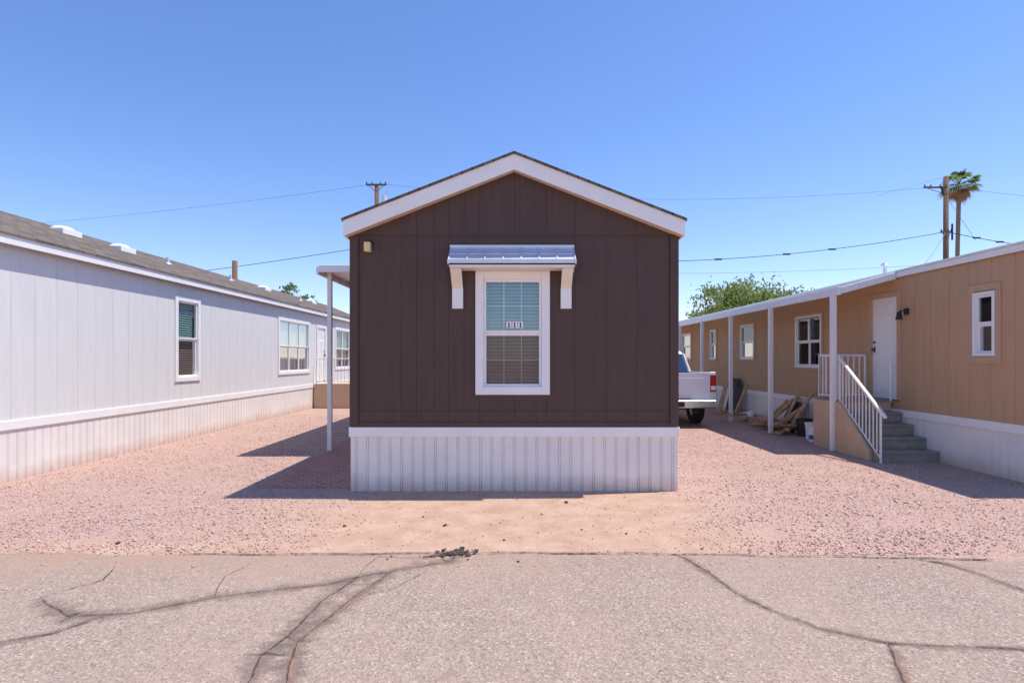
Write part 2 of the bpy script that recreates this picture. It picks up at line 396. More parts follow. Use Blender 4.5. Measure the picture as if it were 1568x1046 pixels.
# cracks
def ribbon(mb_v,mb_f,uvs,path,w,jit):
    P=[]
    for a,b in zip(path[:-1],path[1:]):
        a=Vector(a);b=Vector(b);n=max(2,int((b-a).length/.03))
        for i in range(n): P.append(a.lerp(b,i/n))
    P.append(Vector(path[-1]))
    ph=random.random()*10
    Q=[]; wk=Vector((0,0))
    for i,p in enumerate(P):
        s=i*.03
        wk=wk*.9+Vector((random.uniform(-1,1),random.uniform(-1,1)))*.8
        Q.append(p+wk*jit+Vector((math.sin(s*9+ph),math.cos(s*7.3+ph)))*jit*1.5)
    o=len(mb_v)
    for i,p in enumerate(Q):
        d=(Q[min(i+1,len(Q)-1)]-Q[max(i-1,0)]).normalized(); nrm=Vector((-d.y,d.x))
        ww=w*(.6+.8*random.random())/2*(1 if 2<i<len(Q)-3 else .5)
        mb_v+= [(*(p+nrm*ww),0),(*(p-nrm*ww),0)]; uvs+=[(i,0),(i,1)]
    for i in range(len(Q)-1): mb_f.append((o+2*i,o+2*i+1,o+2*i+3,o+2*i+2))
CR=[[(-1.247,4.466),(-1.36,4.043),(-1.408,3.52),(-1.466,3.288),(-1.414,3.016),(-1.35,2.2)],
 [(-.50,4.98),(-.544,4.83),(-.994,4.60),(-1.145,4.099),(-1.265,3.694),(-1.316,3.439),(-1.206,3.016),(-1.2,2)],
 [(-3.43,4.099),(-2.951,3.787),(-2.593,3.836),(-2.158,4.099),(-1.435,4.336),(-1.247,4.466),(-.994,4.6)],
 [(-5,3.2),(-3.115,3.439),(-2.897,3.56),(-2.734,3.787)],
 [(1.40,5.0),(1.476,4.90),(1.542,4.675),(1.608,4.214),(1.751,3.886),(1.956,3.605),(2.261,3.439),(2.587,3.40),(3.014,3.362),(4.5,3.3)],
 [(2.261,3.439),(2.195,3.252),(2.07,3.016),(2,2.3)],
 [(3.45,4.87),(3.596,4.795),(3.707,4.533),(3.778,4.214),(4.2,3.8)],
 [(-3.43,4.099),(-3.2,4.4),(-3.3,4.7)]]
FINE=[[(-1.16,4.98),(-1.22,4.7),(-1.247,4.466)],[(-.544,4.83),(-.75,4.86),(-1.2,4.96),(-2.0,5.0)],[(-2.158,4.099),(-2.3,4.5),(-2.2,4.85)],[(-1.145,4.1),(-.9,4.25),(-.72,4.6)],[(3.45,4.87),(3.9,4.6),(4.6,4.4)],[(-1.408,3.52),(-1.34,3.45),(-1.3,3.44)]]
def ribobj(name,paths,w,jit,z,mat,seed):
    random.seed(seed); v=[];f=[];uv=[]
    for p in paths: ribbon(v,f,uv,p,w,jit)
    v=[(a,b,z) for a,b,_ in v]
    me=bpy.data.meshes.new(name); me.from_pydata(v,[],f); l=me.uv_layers.new(name='UVMap')
    for lp in me.loops: l.data[lp.index].uv=uv[lp.vertex_index]
    me.materials.append(M[mat]); o=bpy.data.objects.new(name,me); scene.collection.objects.link(o); o.parent=cracks; return o
cracks=empty('road_cracks')
ribobj('weathering_a',[CR[0]],.26,.006,.0075,'stain',3)
ribobj('weathering_b',[CR[1],CR[2]],.24,.006,.008,'stain',3)
ribobj('weathering_fine',[CR[3],CR[4],CR[5],CR[6]],.12,.006,.0085,'stain',3)
ribobj('sand_fill',[CR[1],CR[5]],.05,.007,.010,'sandcrack',5)
ribobj('crack_lines',CR,.019,.006,.012,'crack',5)
ribobj('hairline_cracks',FINE,.010,.006,.0125,'crack',15)
edge=[(x,5.0+.05*math.sin(x*.8+1)-.02*x-.01) for x in np.arange(-2.9,4.6,.5)]
ribobj('edge_crack',[edge],.04,.006,.0135,'crack',9)
ribobj('pothole_patch',[[(-.66,5.0),(-.52,5.03),(-.38,5.0)]],.20,.006,.0145,'pothole',2)
ribobj('pothole_arm',[[(-.80,4.93),(-.66,4.97),(-.5,4.99)]],.08,.006,.0155,'pothole',4)
random.seed(11)
rb=MB()
for i in range(75):
    a=random.random()*6.28; r=abs(random.gauss(0,.5)); s=random.uniform(.006,.026)
    c=(-.52+math.cos(a)*r*.17,5.02+math.sin(a)*r*.12,.012+s*.15)
    rb.obox(c,(s*1.8,s*1.4,s*.6),(random.uniform(-.5,.5),random.uniform(-.5,.5),random.random()*6))
for i in range(8):
    s=random.uniform(.008,.016); rb.obox((-.52+random.gauss(0,.3),4.95+random.gauss(0,.08),.006+s*.2),(s*1.6,s*1.2,s*.7),(0,.3,random.random()*6))
for x,y,s in((-.72,5.87,.026),(.62,6.82,.03),(-1.75,5.85,.022),(-.10,5.4,.016),(1.1,5.6,.016),(.3,6.3,.015),(-3.7,5.3,.024),(-1.0,6.2,.016)):
    rb.obox((x,y,s*.3),(s*1.5,s,s*.8),(.3,.2,x*3))
rb.obj('broken_asphalt_rubble','rubble',None,.003,seg=1)

# gravel stones: one mesh
def stones(n):
    x=np.random.uniform(-9,9,n); y=4.7+13*np.random.power(1.0,n)**2.2
    r1=np.random.rand(n)
    sandz=((np.abs(x)<2.3+.5*np.sin(y*3))&(y<7.5))|((y<5.25+.15*np.sin(x*2))&(x<2))|(y<4.98)
    dens=np.clip((np.abs(x)-1.5)/1.2,0.05,.6)*(y>5.0)+.02
    keep=~(sandz&(r1>dens)); keep&=~((np.abs(x)<2.16)&(y>7.38)); keep&=(np.abs(x)<7.0)
    keep&=~((x<-2.1)&(x>-3.5)&(y>7.6)&(r1>.01))
    cl=np.sin(x*2.1+np.sin(y*1.7)*2)*np.cos(y*2.9+x)+np.random.rand(n)*1.6
    keep&=cl>.2
    x,y=x[keep],y[keep]; n=len(x)
    s=np.random.uniform(.004,.011,n)*(1+(np.random.rand(n)>.95)*.8)
    base=np.array([(1,0,0),(0,1,0),(-1,0,0),(0,-1,0),(0,0,1),(0,0,-1)],float)
    V=base[None]*np.random.uniform(.7,1.35,(n,6,1)); V[:,:,2]*=.7
    a=np.random.rand(n)*6.28; ca,sa=np.cos(a)[:,None],np.sin(a)[:,None]
    vx=V[:,:,0]*ca-V[:,:,1]*sa; vy=V[:,:,0]*sa+V[:,:,1]*ca; vz=V[:,:,2]+V[:,:,0]*np.random.uniform(-.4,.4,(n,1))
    V=np.stack([vx,vy,vz],2)*s[:,None,None]; V+=np.stack([x,y,s*.3+.004],1)[:,None]
    F=np.array([(0,1,4),(1,2,4),(2,3,4),(3,0,4),(1,0,5),(2,1,5),(3,2,5),(0,3,5)])
    Fa=(F[None]+(np.arange(n)*6)[:,None,None]).reshape(-1)
    me=bpy.data.meshes.new('gravel'); me.vertices.add(n*6); me.vertices.foreach_set('co',V.reshape(-1))
    me.loops.add(len(Fa)); me.loops.foreach_set('vertex_index',Fa.astype(np.int32))
    me.polygons.add(n*8); me.polygons.foreach_set('loop_start',np.arange(0,n*24,3,dtype=np.int32)); me.polygons.foreach_set('loop_total',np.full(n*8,3,dtype=np.int32))
    me.update(calc_edges=True); me.validate(); me.materials.append(M['stone'])
    o=bpy.data.objects.new('gravel',me); scene.collection.objects.link(o)
stones(70000)
# patio
plane('brick_patio',[(-3.5,7.62),(-2.12,7.62),(-2.12,18),(-3.5,18)],.004,'paver')

# ------------------------------------------------------------------ main house
YF=7.42
fh=[(-.48,.43,1.29,2.83)]
gro=[-2.03,-1.48,-1.28,-1.05,-.86,-.66,-.46,.0,.42,.79,1.2,1.6,2.02]
main,roofM=house('brown_mobile_home',-2.14,2.13,YF,25,.84,3.50,4.35,'brown','browngroove','shingle',1,
    [(12,12.9,1.6,2.9),(19,20.4,1.6,2.9)],fh,gro,ov=.055)
TF=lambda u,z,d:(u,YF-d,z)
# corner boards, horizontal joint flashings
t=MB(TF); t.box(-2.15,-2.04,.842,3.32,0.001,.02); t.box(2.03,2.14,.842,3.32,0.001,.02)
t.box(-2.04,2.03,.842,.90,.001,.012)
t.box(-.86,.79,3.325,3.345,.001,.012); t.obj('corner_boards','brown',main,.003)
t=MB(TF); t.box(-2.04,2.03,1.045,1.051,.0005,.003); t.box(-2.04,-.86,3.33,3.336,.0005,.003); t.box(.79,2.03,3.33,3.336,.0005,.003)
t.obj('panel_joints','browngroove',main)
window(main,'front_window',TF,-.51,.46,1.26,2.87,.105,'white',grid=(3,2),slat=.045)
# house numbers on meeting rail
t=MB(TF)
for i in range(3):t.box(-.105+i*.075,-.04+i*.075,2.125,2.215,.0,.006)
t.obj('number_plates','vinyl',main)
t=MB(TF)
for i in range(3):
    x=-.0725+i*.075
    t.box(x-.007,x+.007,2.14,2.20,.0062,.009); t.box(x-.018,x+.018,2.133,2.14,.0062,.009); t.box(x-.016,x-.0072,2.188,2.197,.0062,.009)
t.obj('number_digits','black',main)
# window awning
aw=empty('window_awning'); aw.parent=main
x0a,x1a=-.83,.765; proj=.30; zt,zb=3.18,2.955
p=MB()
seg=[(x0a+(x1a-x0a)*i/7) for i in range(8)]
slope=(zt-zb)/proj
for i in range(7):
    a,b=seg[i],seg[i+1]
    for (d0,d1,off) in((0,.155,0),(.155,proj,-.006)):
        zA=zt-slope*d0+off; zB=zt-slope*d1+off
        p.hexa([(a+.004,YF-d0,zA),(b-.004,YF-d0,zA),(b-.004,YF-d1,zB),(a+.004,YF-d1,zB)],
           [(a+.004,YF-d0,zA+.008),(b-.004,YF-d0,zA+.008),(b-.004,YF-d1,zB+.008),(a+.004,YF-d1,zB+.008)])
p.obj('pans','galv',aw)
p=MB()
for s_ in seg:
    p.hexa([(s_-.008,YF,zt),(s_+.008,YF,zt),(s_+.008,YF-proj,zb),(s_-.008,YF-proj,zb)],
           [(s_-.008,YF,zt+.022),(s_+.008,YF,zt+.022),(s_+.008,YF-proj,zb+.02),(s_-.008,YF-proj,zb+.02)])
p.box(x0a-.012,x1a+.012,YF-.03,YF-.001,zt-.01,zt+.028)
p.box(x0a-.012,x1a+.012,YF-proj-.012,YF-proj+.0,zb-.03,zb+.022)
p.obj('ribs','galv',aw,.002)
p=MB()
for s_ in(x0a-.010,x1a):
    p.prism([(0,zt),(proj,zb),(proj,zb-.045),(.02,zb-.045),(0,zb-.1)],lambda a,b,s_=s_:(s_,YF-a-.001,b),lambda a,b,s_=s_:(s_+.010,YF-a-.001,b))
p.obj('end_panels','galv',aw)
p=MB(); p.box(x0a+.012,x1a-.012,YF-proj+.01,YF-.03,zb-.085,zb-.045); p.obj('liner','cream',aw)
p=MB();q=MB()
for a in(x0a+.02,x1a-.165):
    q.hexa([(a,YF-.03,2.64),(a+.14,YF-.03,2.64),(a+.14,YF-.27,2.87),(a,YF-.27,2.87)],[(a,YF-.045,2.635),(a+.14,YF-.045,2.635),(a+.14,YF-.285,2.865),(a,YF-.285,2.865)])
    p.box(a,a+.14,YF-.05,YF-.001,2.38,2.64)
p.obj('arm_feet','white',aw,.004); q.obj('arms','cream',aw,.003)
# porch light
p=MB(TF); p.box(-1.95,-1.85,3.19,3.25,.001,.03); p.box(-1.945,-1.855,3.235,3.25,.03,.13); p.obj('porch_light_mount','black',main)
p=MB(TF); p.box(-1.94,-1.86,3.11,3.235,.032,.12); p.obj('porch_light_shade','yellow',main,.008)
# side windows on sunny side
TR=lambda u,z,d:(2.13+d,u,z)
window(main,'side_window',TR,11.98,12.92,1.58,2.92,.08,'white'); window(main,'side_window',TR,18.98,20.42,1.58,2.92,.08,'white',cols=2)
# side porch cover
pc=empty('porch_cover'); pc.parent=main
p=MB()
n=14
for i in range(n):
    a=10.32+i*.5;  p.hexa([(-2.2,a,3.45),(-3.55,a,3.36),(-3.55,a+.49,3.36),(-2.2,a+.49,3.45)],[(-2.2,a,3.47),(-3.55,a,3.38),(-3.55,a+.49,3.38),(-2.2,a+.49,3.47)])
p.obj('roof_pans','metal',pc)
p=MB(); p.box(-3.60,-3.55,10.3,17.33,3.26,3.41); p.box(-3.549,-2.2,10.28,10.315,3.30,3.43); p.box(-3.549,-2.2,17.32,17.35,3.30,3.43); p.obj('gutter','metal',pc,.01)
p=MB()
for yy in(10.69,13.9,17.1): p.box(-3.515,-3.435,yy-.04,yy+.04,0,3.36)
p.obj('posts','metal',pc,.006)

# ------------------------------------------------------------------ left grey home
LX=-7.1
lw=[(11.92,12.75,1.31,3.0),(17.1,19.6,1.31,2.95),(20.35,21.35,.9,2.93),(22.5,24.4,1.36,2.96)]
left,roofL=house('grey_mobile_home',LX-4.27,LX,7.3,28,.86,3.44,4.36,'grey','greygroove','shingle',1,lw,ov=.14,fascia=.13)
TL=lambda u,z,d:(LX+d,u,z)
window(left,'side_window',TL,11.86,12.81,1.25,3.06,.1,'white')
window(left,'side_window',TL,17.04,19.66,1.25,3.0,.1,'white',cols=3)
window(left,'side_window',TL,22.44,24.46,1.30,3.0,.1,'white',cols=2)
def door(parent,T,u0,u1,z0,z1,cm='white',knob_left=True):
    e=empty('entry_door'); e.parent=parent
    c=MB(T); c.box(u0-.09,u0,z0,z1+.09,-.04,.03); c.box(u1,u1+.09,z0,z1+.09,-.04,.03); c.box(u0,u1,z1,z1+.09,-.04,.028); c.obj('door_casing',cm,e,.005)
    c=MB(T); w=u1-u0; h=z1-z0; c.box(u0,u1,z0,z1,-.035,-.012)
    # raised panels
    st=.1*w/.8
    ww=(w-3*st)/2
    for k in(0,1):
        a=u0+st+k*(ww+st)
        for (f0,f1) in((.06,.36),(.42,.76),(.82,.94)):
            c.box(a,a+ww,z0+f0*h,z0+f0*h+.02,-.012,-.004);c.box(a,a+ww,z0+f1*h-.02,z0+f1*h,-.012,-.004)
            c.box(a,a+.02,z0+f0*h+.02,z0+f1*h-.02,-.012,-.004);c.box(a+ww-.02,a+ww,z0+f0*h+.02,z0+f1*h-.02,-.012,-.004)
            c.box(a+.045,a+ww-.045,z0+f0*h+.045,z0+f1*h-.045,-.012,-.005)
    c.obj('door_leaf','vinyl',e,.002)
    k=MB(T); uu=u1-.07 if knob_left else u0+.07
    k.box(uu-.025,uu+.025,z0+.88,z0+1.0,-.012,.0); k.box(uu-.02,uu+.02,z0+.92,z0+.96,0,.05); k.box(uu-.022,uu+.022,z0+1.06,z0+1.11,-.012,.01); k.obj('door_handle','black',e,.006)
door(left,TL,20.44,21.26,.93,2.86)
# skylights and vents
def dome(mb,cx,cy,cz,rx,ry,h,n=14,m=4):
    vs=[];fs=[]
    for j in range(m+1):
        t=j/m*math.pi/2
        for i in range(n):
            a=2*math.pi*i/n; vs.append((cx+rx*math.cos(t)*math.cos(a),cy+ry*math.cos(t)*math.sin(a),cz+h*math.sin(t)))
    for j in range(m):
        for i in range(n): fs.append((j*n+i,j*n+(i+1)%n,(j+1)*n+(i+1)%n,(j+1)*n+i))
    mb.add(vs,fs)
p=MB()
for yy,xx in((11.0,-8.75),(12.3,-8.55),(19.5,-8.65),(24,-8.65)):
    z=roofL(xx)+.02
    p.box(xx-.20,xx+.20,yy-.24,yy+.24,z-.12,z+.035); dome(p,xx,yy,z+.033,.19,.22,.08)
p.obj('skylights','vinyl',left,.01,smooth=False)
p=MB()
for yy,xx in((13.6,-8.3),(17,-8.5),(22,-8.3)):
    z=roofL(xx); p.tube([(xx,yy,z-.05),(xx,yy,z+.18)],.035,10); p.tube([(xx,yy,z),(xx,yy,z+.05)],[.11,.045],10)
p.obj('roof_vents','galv',left)
# left porch
lp=empty('concrete_porch')
p=MB(); p.box(LX+.03,-5.45,20.0,22.2,0,.86); p.obj('porch_block','stucco',lp,.01)
p=MB()
for k in range(4): p.box(-5.449+k*.28,-5.449+(k+1)*.28,20.2,21.4,0,.86-.19*(k+1)+.02)
p.obj('porch_steps','step',lp,.008)
def rail(mb,a,b,h=.88,sp=.12,r=.012,rt=.022):
    a=Vector(a);b=Vector(b);up=Vector((0,0,1)); L_=(b-a).length
    mb.tube([a+up*h,b+up*h],rt,6); mb.tube([a+up*.08,b+up*.08],.013,4)
    n=max(2,int(L_/sp))
    for i in range(n+1):
        p=a.lerp(b,i/n); mb.tube([p+up*(.0 if i in(0,n) else .08),p+up*h],r if 0<i<n else .018,4)
p=MB(); rail(p,(LX+.1,20.06,.86),(-5.5,20.06,.86)); rail(p,(-5.5,21.45,.86),(-5.5,22.1,.86)); rail(p,(-5.4,20.2,.82),(-4.5,20.2,.12)); p.obj('porch_railing','metal',lp)

# ------------------------------------------------------------------ right tan home
RX=7.1
rw=[(8.4,8.76,1.79,2.72),(13.15,14.3,1.55,2.70),(16.85,17.8,1.75,2.72),(20.0,20.55,1.75,2.72),(22.85,24.0,1.75,2.72),(10.5,11.3,.95,2.93)]
right,roofR=house('tan_mobile_home',RX,RX+4.27,7.35,28,.80,3.33,3.62,'tan','tangroove','metal',-1,rw,ov=.06,fascia=.10,fov=.1)
TRt=lambda u,z,d:(RX-d,u,z)
# outer tan casing on the near window
c=MB(TRt)
a,b,z0,z1=8.30,8.82,1.66,2.86
c.box(a-.02,a+.075,z0,z1,.001,.02); c.box(b-.055,b+.04,z0,z1,.001,.02); c.box(a+.075,b-.055,z1-.10,z1,.001,.019); c.box(a+.075,b-.055,z0,z0+.10,.001,.019)
c.obj('near_window_trim','tantrim',right,.003)
window(right,'side_window',TRt,8.38,8.78,1.77,2.74,.045,'vinyl',proud=.03,blinds=False)
for a,b,z0,cc in((13.12,14.33,1.52,2),(16.82,17.83,1.72,1),(19.97,20.58,1.72,1),(22.82,24.03,1.72,1)):
    k=MB(TRt); z1=2.78
    k.box(a-.07,a,z0-.07,z1+.07,.001,.02);k.box(b,b+.07,z0-.07,z1+.07,.001,.02);k.box(a,b,z1,z1+.07,.001,.019);k.box(a,b,z0-.07,z0,.001,.019); k.obj('window_trim','tantrim',right,.003)
    window(right,'side_window',TRt,a,b,z0,z1,.05,'vinyl',cols=cc,blinds=False)
door(right,TRt,10.52,11.28,.97,2.90,'tantrim',True)
p=MB(TRt); p.box(10.22,10.32,2.53,2.64,.001,.03); p.tube([(10.27,2.6,.03),(10.27,2.6,.12),(10.27,2.5,.15)],.02,8); p.tube([(10.27,2.58,.15),(10.27,2.44,.15)],[.03,.06],12); p.obj('wall_lantern','black',right)
p=MB(); p.tube([(9,13.8,3.4),(9,13.8,4.0)],.045,10); p.tube([(9,13.8,3.98),(9,13.8,4.06)],[.11,.06],10); p.tube([(8.6,17.5,3.4),(8.6,17.5,3.8)],.045,10); p.obj('roof_vents','galv',right)
# eave gutter / carport
cp=empty('patio_cover'); cp.parent=right
p=MB()
for i in range(39):
    a=10.52+i*.4; p.hexa([(RX-.075,a,3.26),(6.03,a,2.99),(6.03,a+.39,2.99),(RX-.075,a+.39,3.26)],[(RX-.075,a,3.285),(6.03,a,3.015),(6.03,a+.39,3.015),(RX-.075,a+.39,3.285)])
p.obj('roof_pans','metal',cp)
p=MB(); p.box(5.96,6.029,10.48,26.15,2.91,3.06)
p.hexa([(6.03,10.47,2.93),(RX-.07,10.47,3.20),(RX-.07,10.515,3.20),(6.03,10.515,2.93)],[(6.03,10.47,3.06),(RX-.07,10.47,3.33),(RX-.07,10.515,3.33),(6.03,10.515,3.06)])
p.obj('gutter','metal',cp,.01)
p=MB()
for yy in(10.69,13.3,15.75,18.15,20.6,23.1,25.6): p.box(5.95,6.04,yy-.045,yy+.045,0,2.99)
p.obj('posts','metal',cp,.006)
# landing & steps
sp=empty('entry_steps')
YL=11.4
p=MB(); p.box(6.06,RX-.03,10.66,YL,0,.935); p.prism([(9.62,0),(10.659,0),(10.659,.93),(10.5,.93),(9.62,.17)],lambda a,b:(6.0,a,b),lambda a,b:(6.055,a,b)); p.box(6.0,6.055,10.66,YL,0,.935); p.obj('stucco_sides','stucco',sp,.006)
p=MB()
for k in range(5):
    ya=9.45+k*.30; z=.19*(k+1)-.005
    if k<4: p.box(6.06,RX-.03,ya+.02,10.655,z-.19+(.001 if k else 0),z-.04); p.box(6.057,RX-.026,ya,10.657,z-.04,z)
p.box(6.03,RX-.026,10.60,YL,.936,.965)
p.obj('steps','step',sp,.008)
p=MB(); rail(p,(6.09,10.70,.94),(6.09,YL-.05,.94),.86,.11); rail(p,(6.10,YL-.05,.94),(7.0,YL-.05,.94),.86,.11)
rail(p,(6.06,10.58,.90),(6.06,9.40,.0),.82,.12,.011,.012)
p.tube([(7.02,10.6,.94),(7.02,10.6,1.8)],.018,6)
p.obj('railing','metal',sp)
p=MB(); p.hexa([(6.03,10.62,1.74),(6.09,10.62,1.74),(6.09,9.28,.75),(6.03,9.28,.75)],[(6.03,10.62,1.79),(6.09,10.62,1.79),(6.09,9.28,.80),(6.03,9.28,.80)]); p.obj('handrail_cap','metal',sp,.012)

# ------------------------------------------------------------------ yard clutter
random.seed(23)
lpile=MB()
for i in range(34):
    lpile.obox((random.uniform(6.15,6.8),random.uniform(12.9,16.2),random.uniform(.03,.2)),(random.choice((.06,.09,.14)),random.uniform(.5,1.7),.035),(random.uniform(-.2,.2),random.uniform(-.6,.6),random.uniform(-1.3,1.3)))
for i in range(8):
    lpile.obox((6.60+random.uniform(-.12,.1),13.3+i*.17,.40),(.035,random.choice((.07,.12)),random.uniform(.8,1.25)),(random.uniform(-.2,.8),random.uniform(.45,1.0),random.uniform(-.5,.5)))
lpile.obj('lumber_pile','lumber',None,.004,seg=1)
lb=empty('leaning_boards')
p=MB(); p.obox((6.86,17.9,.56),(.03,.55,1.15),(0,.22,0)); p.obox((6.80,17.4,.45),(.03,.25,.95),(0,.28,.1)); p.obox((6.75,13.9,.35),(.03,.4,.75),(.15,.4,.1)); p.obj('boards_dark','darkboard',lb)
p=MB(); p.obox((6.78,18.5,.5),(.03,.3,1.0),(0,.25,0)); p.obox((6.72,16.9,.5),(.03,.12,1.05),(.25,.3,0)); p.obj('boards_light','lumber',lb)
def lathe(prof,c,n=16):
    m=MB(); vs=[];fs=[]
    for r,z in prof:
        for i in range(n):
            a=2*math.pi*i/n; vs.append((c[0]+r*math.cos(a),c[1]+r*math.sin(a),c[2]+z))
    for j in range(len(prof)-1):
        for i in range(n): fs.append((j*n+i,j*n+(i+1)%n,(j+1)*n+(i+1)%n,(j+1)*n+i))
    m.add(vs,fs); return m
lathe([(0,0),(.13,0),(.165,.36),(.175,.36),(.175,.39),(.15,.39),(.12,.03),(0,.03)],(6.50,12.75,0)).obj('bucket','black',None,smooth=False)
jug=empty('plastic_jug')
lathe([(0,0),(.085,0),(.09,.02),(.09,.22),(.035,.29),(.022,.30),(.022,.33),(0,.33)],(6.24,11.85,0),12).obj('body','vinyl',jug,smooth=True)
lathe([(.092,.06),(.092,.15)],(6.24,11.85,0),12).obj('label','blue',jug)
lathe([(0,0),(.12,0),(.14,.32),(.15,.33),(.15,.36),(.13,.36),(.11,.03),(0,.03)],(6.42,12.25,0)).obj('bucket','vinyl',None)
bg=MB(); bm_=bmesh.new(); bmesh.ops.create_icosphere(bm_,subdivisions=3,radius=.2)
bg.add([(6.55+v.co.x*(1+.25*math.sin(v.co.z*40+v.co.y*25)),15.9+v.co.y,.13+v.co.z*.7*(1+.2*math.sin(v.co.x*30))) for v in bm_.verts],[tuple(v.index for v in f.verts) for f in bm_.faces]); bm_.free()
bg.obj('rubbish_sack','vinyl',None,smooth=True)

# ------------------------------------------------------------------ pickup
tk=empty('pickup_truck'); OX,OY=4.07,14.3
TT=lambda x,y,z:(OX+x,OY+y,z)
def arc(cy,cz,r,n=9): return [(cy+r*math.cos(math.pi-math.pi*i/n),cz+r*math.sin(math.pi-math.pi*i/n)) for i in range(n+1)]
prof=[(.06,.62)]+[(.66,.58)]+arc(1.14,.58,.47)+[(1.67,.48),(4.2,.46)]+arc(4.75,.52,.47)+[(5.6,.50),(5.78,.62),(5.80,.95),(5.70,1.14),(5.3,1.20),(4.25,1.28),(4.0,1.32),(1.86,1.34),(1.85,1.38),(.02,1.40),(.0,1.2)]
for s in(-1,1):
    p=MB(TT); p.prism(prof,lambda a,b,s=s:(s*.86,a,b),lambda a,b,s=s:(s*1.0,a,b)); p.obj('side_panel_'+('l' if s<0 else 'r'),'paint',tk,.035,seg=3)
p=MB(TT); p.box(-.86,.86,.06,1.85,.72,.78); p.box(-.86,.86,1.80,1.86,.72,1.36); p.box(-.86,.86,1.9,4.2,.45,.60); p.obj('bed_floor','black',tk)
p=MB(TT); p.box(-.855,.855,.0,.075,.66,1.38); p.box(-.70,.70,-.012,0,.84,1.26); p.obj('tailgate','paint',tk,.015)
p=MB(TT); p.prism([(4.1,.6),(5.7,.6),(5.72,1.13),(5.3,1.20),(4.1,1.30)],lambda a,b:(-.86,a,b),lambda a,b:(.86,a,b)); p.box(-.86,.86,1.88,4.15,.6,1.33); p.obj('hood_and_cab_base','paint',tk,.02)
# greenhouse
def quadpts(x,y0,y1,z): return [(-x,y0,z),(x,y0,z),(x,y1,z),(-x,y1,z)]
p=MB(TT); p.hexa(quadpts(.94,1.92,4.15,1.33),quadpts(.80,2.15,3.35,1.88)); p.obj('cab_glass','carglass',tk,.02)
p=MB(TT); p.hexa(quadpts(.81,2.10,3.42,1.87),quadpts(.74,2.2,3.3,1.96))
def strip(a,b,w): 
    p.tube([a,b],w,4)
for s in(-1,1):
    strip((s*.94,1.93,1.33),(s*.80,2.14,1.88),.055); strip((s*.94,4.12,1.32),(s*.80,3.38,1.88),.04); strip((s*.945,3.0,1.33),(s*.805,2.85,1.88),.035)
p.obj('cab_roof','paint',tk,.03)
p=MB(TT); p.box(-.98,.98,-.14,-.0,.50,.70); p.obj('rear_bumper','chrome',tk,.03,seg=3)
p=MB(TT); p.box(-.35,.35,-.10,.02,.70,.725); p.box(-.17,.17,-.147,-.138,.53,.66) ; p.box(-.7,.7,.1,.5,.46,.6); p.obj('bumper_step','black',tk)
p=MB(TT)
for s in(-1,1): 
    p.box(min(s*.86,s*1.005),max(s*.86,s*1.005),-.008,.10,.90,1.33)
p.obj('tail_lights','red',tk,.012)
p=MB(TT)
for s in(-1,1): p.box(min(s*.875,s*.985),max(s*.875,s*.985),-.014,-.006,.95,1.05)
p.obj('reverse_lights','vinyl',tk,.006)
p=MB(TT); p.tube([(0,-.15,.5),(0,-.2,.5)],.03,8); p.tube([(.5,-.02,.4),(.5,.3,.4)],.035,10); p.obj('exhaust_and_hitch','black',tk)
def wheel(cx,cy):
    t=MB(TT); prof_=[(.24,-.13),(.38,-.135),(.415,-.10),(.42,0),(.415,.10),(.38,.135),(.24,.13)]
    n=28; vs=[];fs=[]
    for r,d in prof_:
        for i in range(n):
            a=2*math.pi*i/n; vs.append((cx+d,cy+r*math.cos(a),.42+r*math.sin(a)))
    for j in range(len(prof_)-1):
        for i in range(n): fs.append((j*n+i,j*n+(i+1)%n,(j+1)*n+(i+1)%n,(j+1)*n+i))
    t.add(vs,fs); t.obj('tyre','rubber',tk,smooth=True)
    t=MB(TT); t.tube([(cx-.11,cy,.42),(cx+.11,cy,.42)],.245,20); t.obj('rim','chrome',tk,.01)
for cx in(-.84,.84):
    for cy in(1.14,4.75): wheel(cx,cy)
p=MB(TT); p.tube([(-.8,1.14,.42),(.8,1.14,.42)],.06,8); p.box(-.66,.66,.3,5.4,.5,.62) ; p.obj('chassis','black',tk)

# ------------------------------------------------------------------ poles and wires
def upole(name,x,y,h,arms):
    e=empty(name); p=MB(); p.tube([(x,y,-.2),(x,y,h)],[.17,.12],12); p.obj('pole','wood',e,smooth=True)
    p=MB(); q=MB()
    for z,w,off in arms:
        p.box(x-w/2+off,x+w/2+off,y-.2,y-.1,z-.04,z+.04)
        for k in(-.92,-.4,.4,.92): q.tube([(x+off+k*w/2,y-.15,z+.04),(x+off+k*w/2,y-.15,z+.16)],[.04,.025],8)
        p.tube([(x+off-w*.35,y-.15,z-.05),(x,y-.13,z-.4)],.018,5); p.tube([(x+off+w*.35,y-.15,z-.05),(x,y-.13,z-.4)],.018,5)
    p.obj('crossarms','wood',e); q.obj('insulators','black',e); return e
e1=upole('utility_pole',-7.76,32,11.55,[(11.5,1.15,0)])
p=MB(); p.tube([(-7.3,31.8,10.3),(-7.3,31.8,10.85)],.14,12); p.tube([(-7.3,31.8,10.85),(-7.1,31.8,11.2)],.03,5); p.obj('transformer','galv',e1)
e2=upole('utility_pole',24.3,32,12.0,[(11.35,1.3,-.7),(8.85,.6,-.1)])
p=MB(); p.tube([(24.0,31.8,10.9),(23.9,31.8,11.4)],.06,8); p.tube([(24.5,31.8,8.4),(24.5,31.8,9.3)],.05,8); p.obj('fittings','black',e2)
e3=upole('utility_pole',-13.3,27,6.4,[])
wires=MB(); thin=MB()
def wire(a,b,sag,r=.018,n=22):
    a=Vector(a);b=Vector(b); (wires if r>.015 else thin).tube([a.lerp(b,i/n)-Vector((0,0,4*sag*(i/n)*(1-i/n))) for i in range(n+1)],r,4,False)
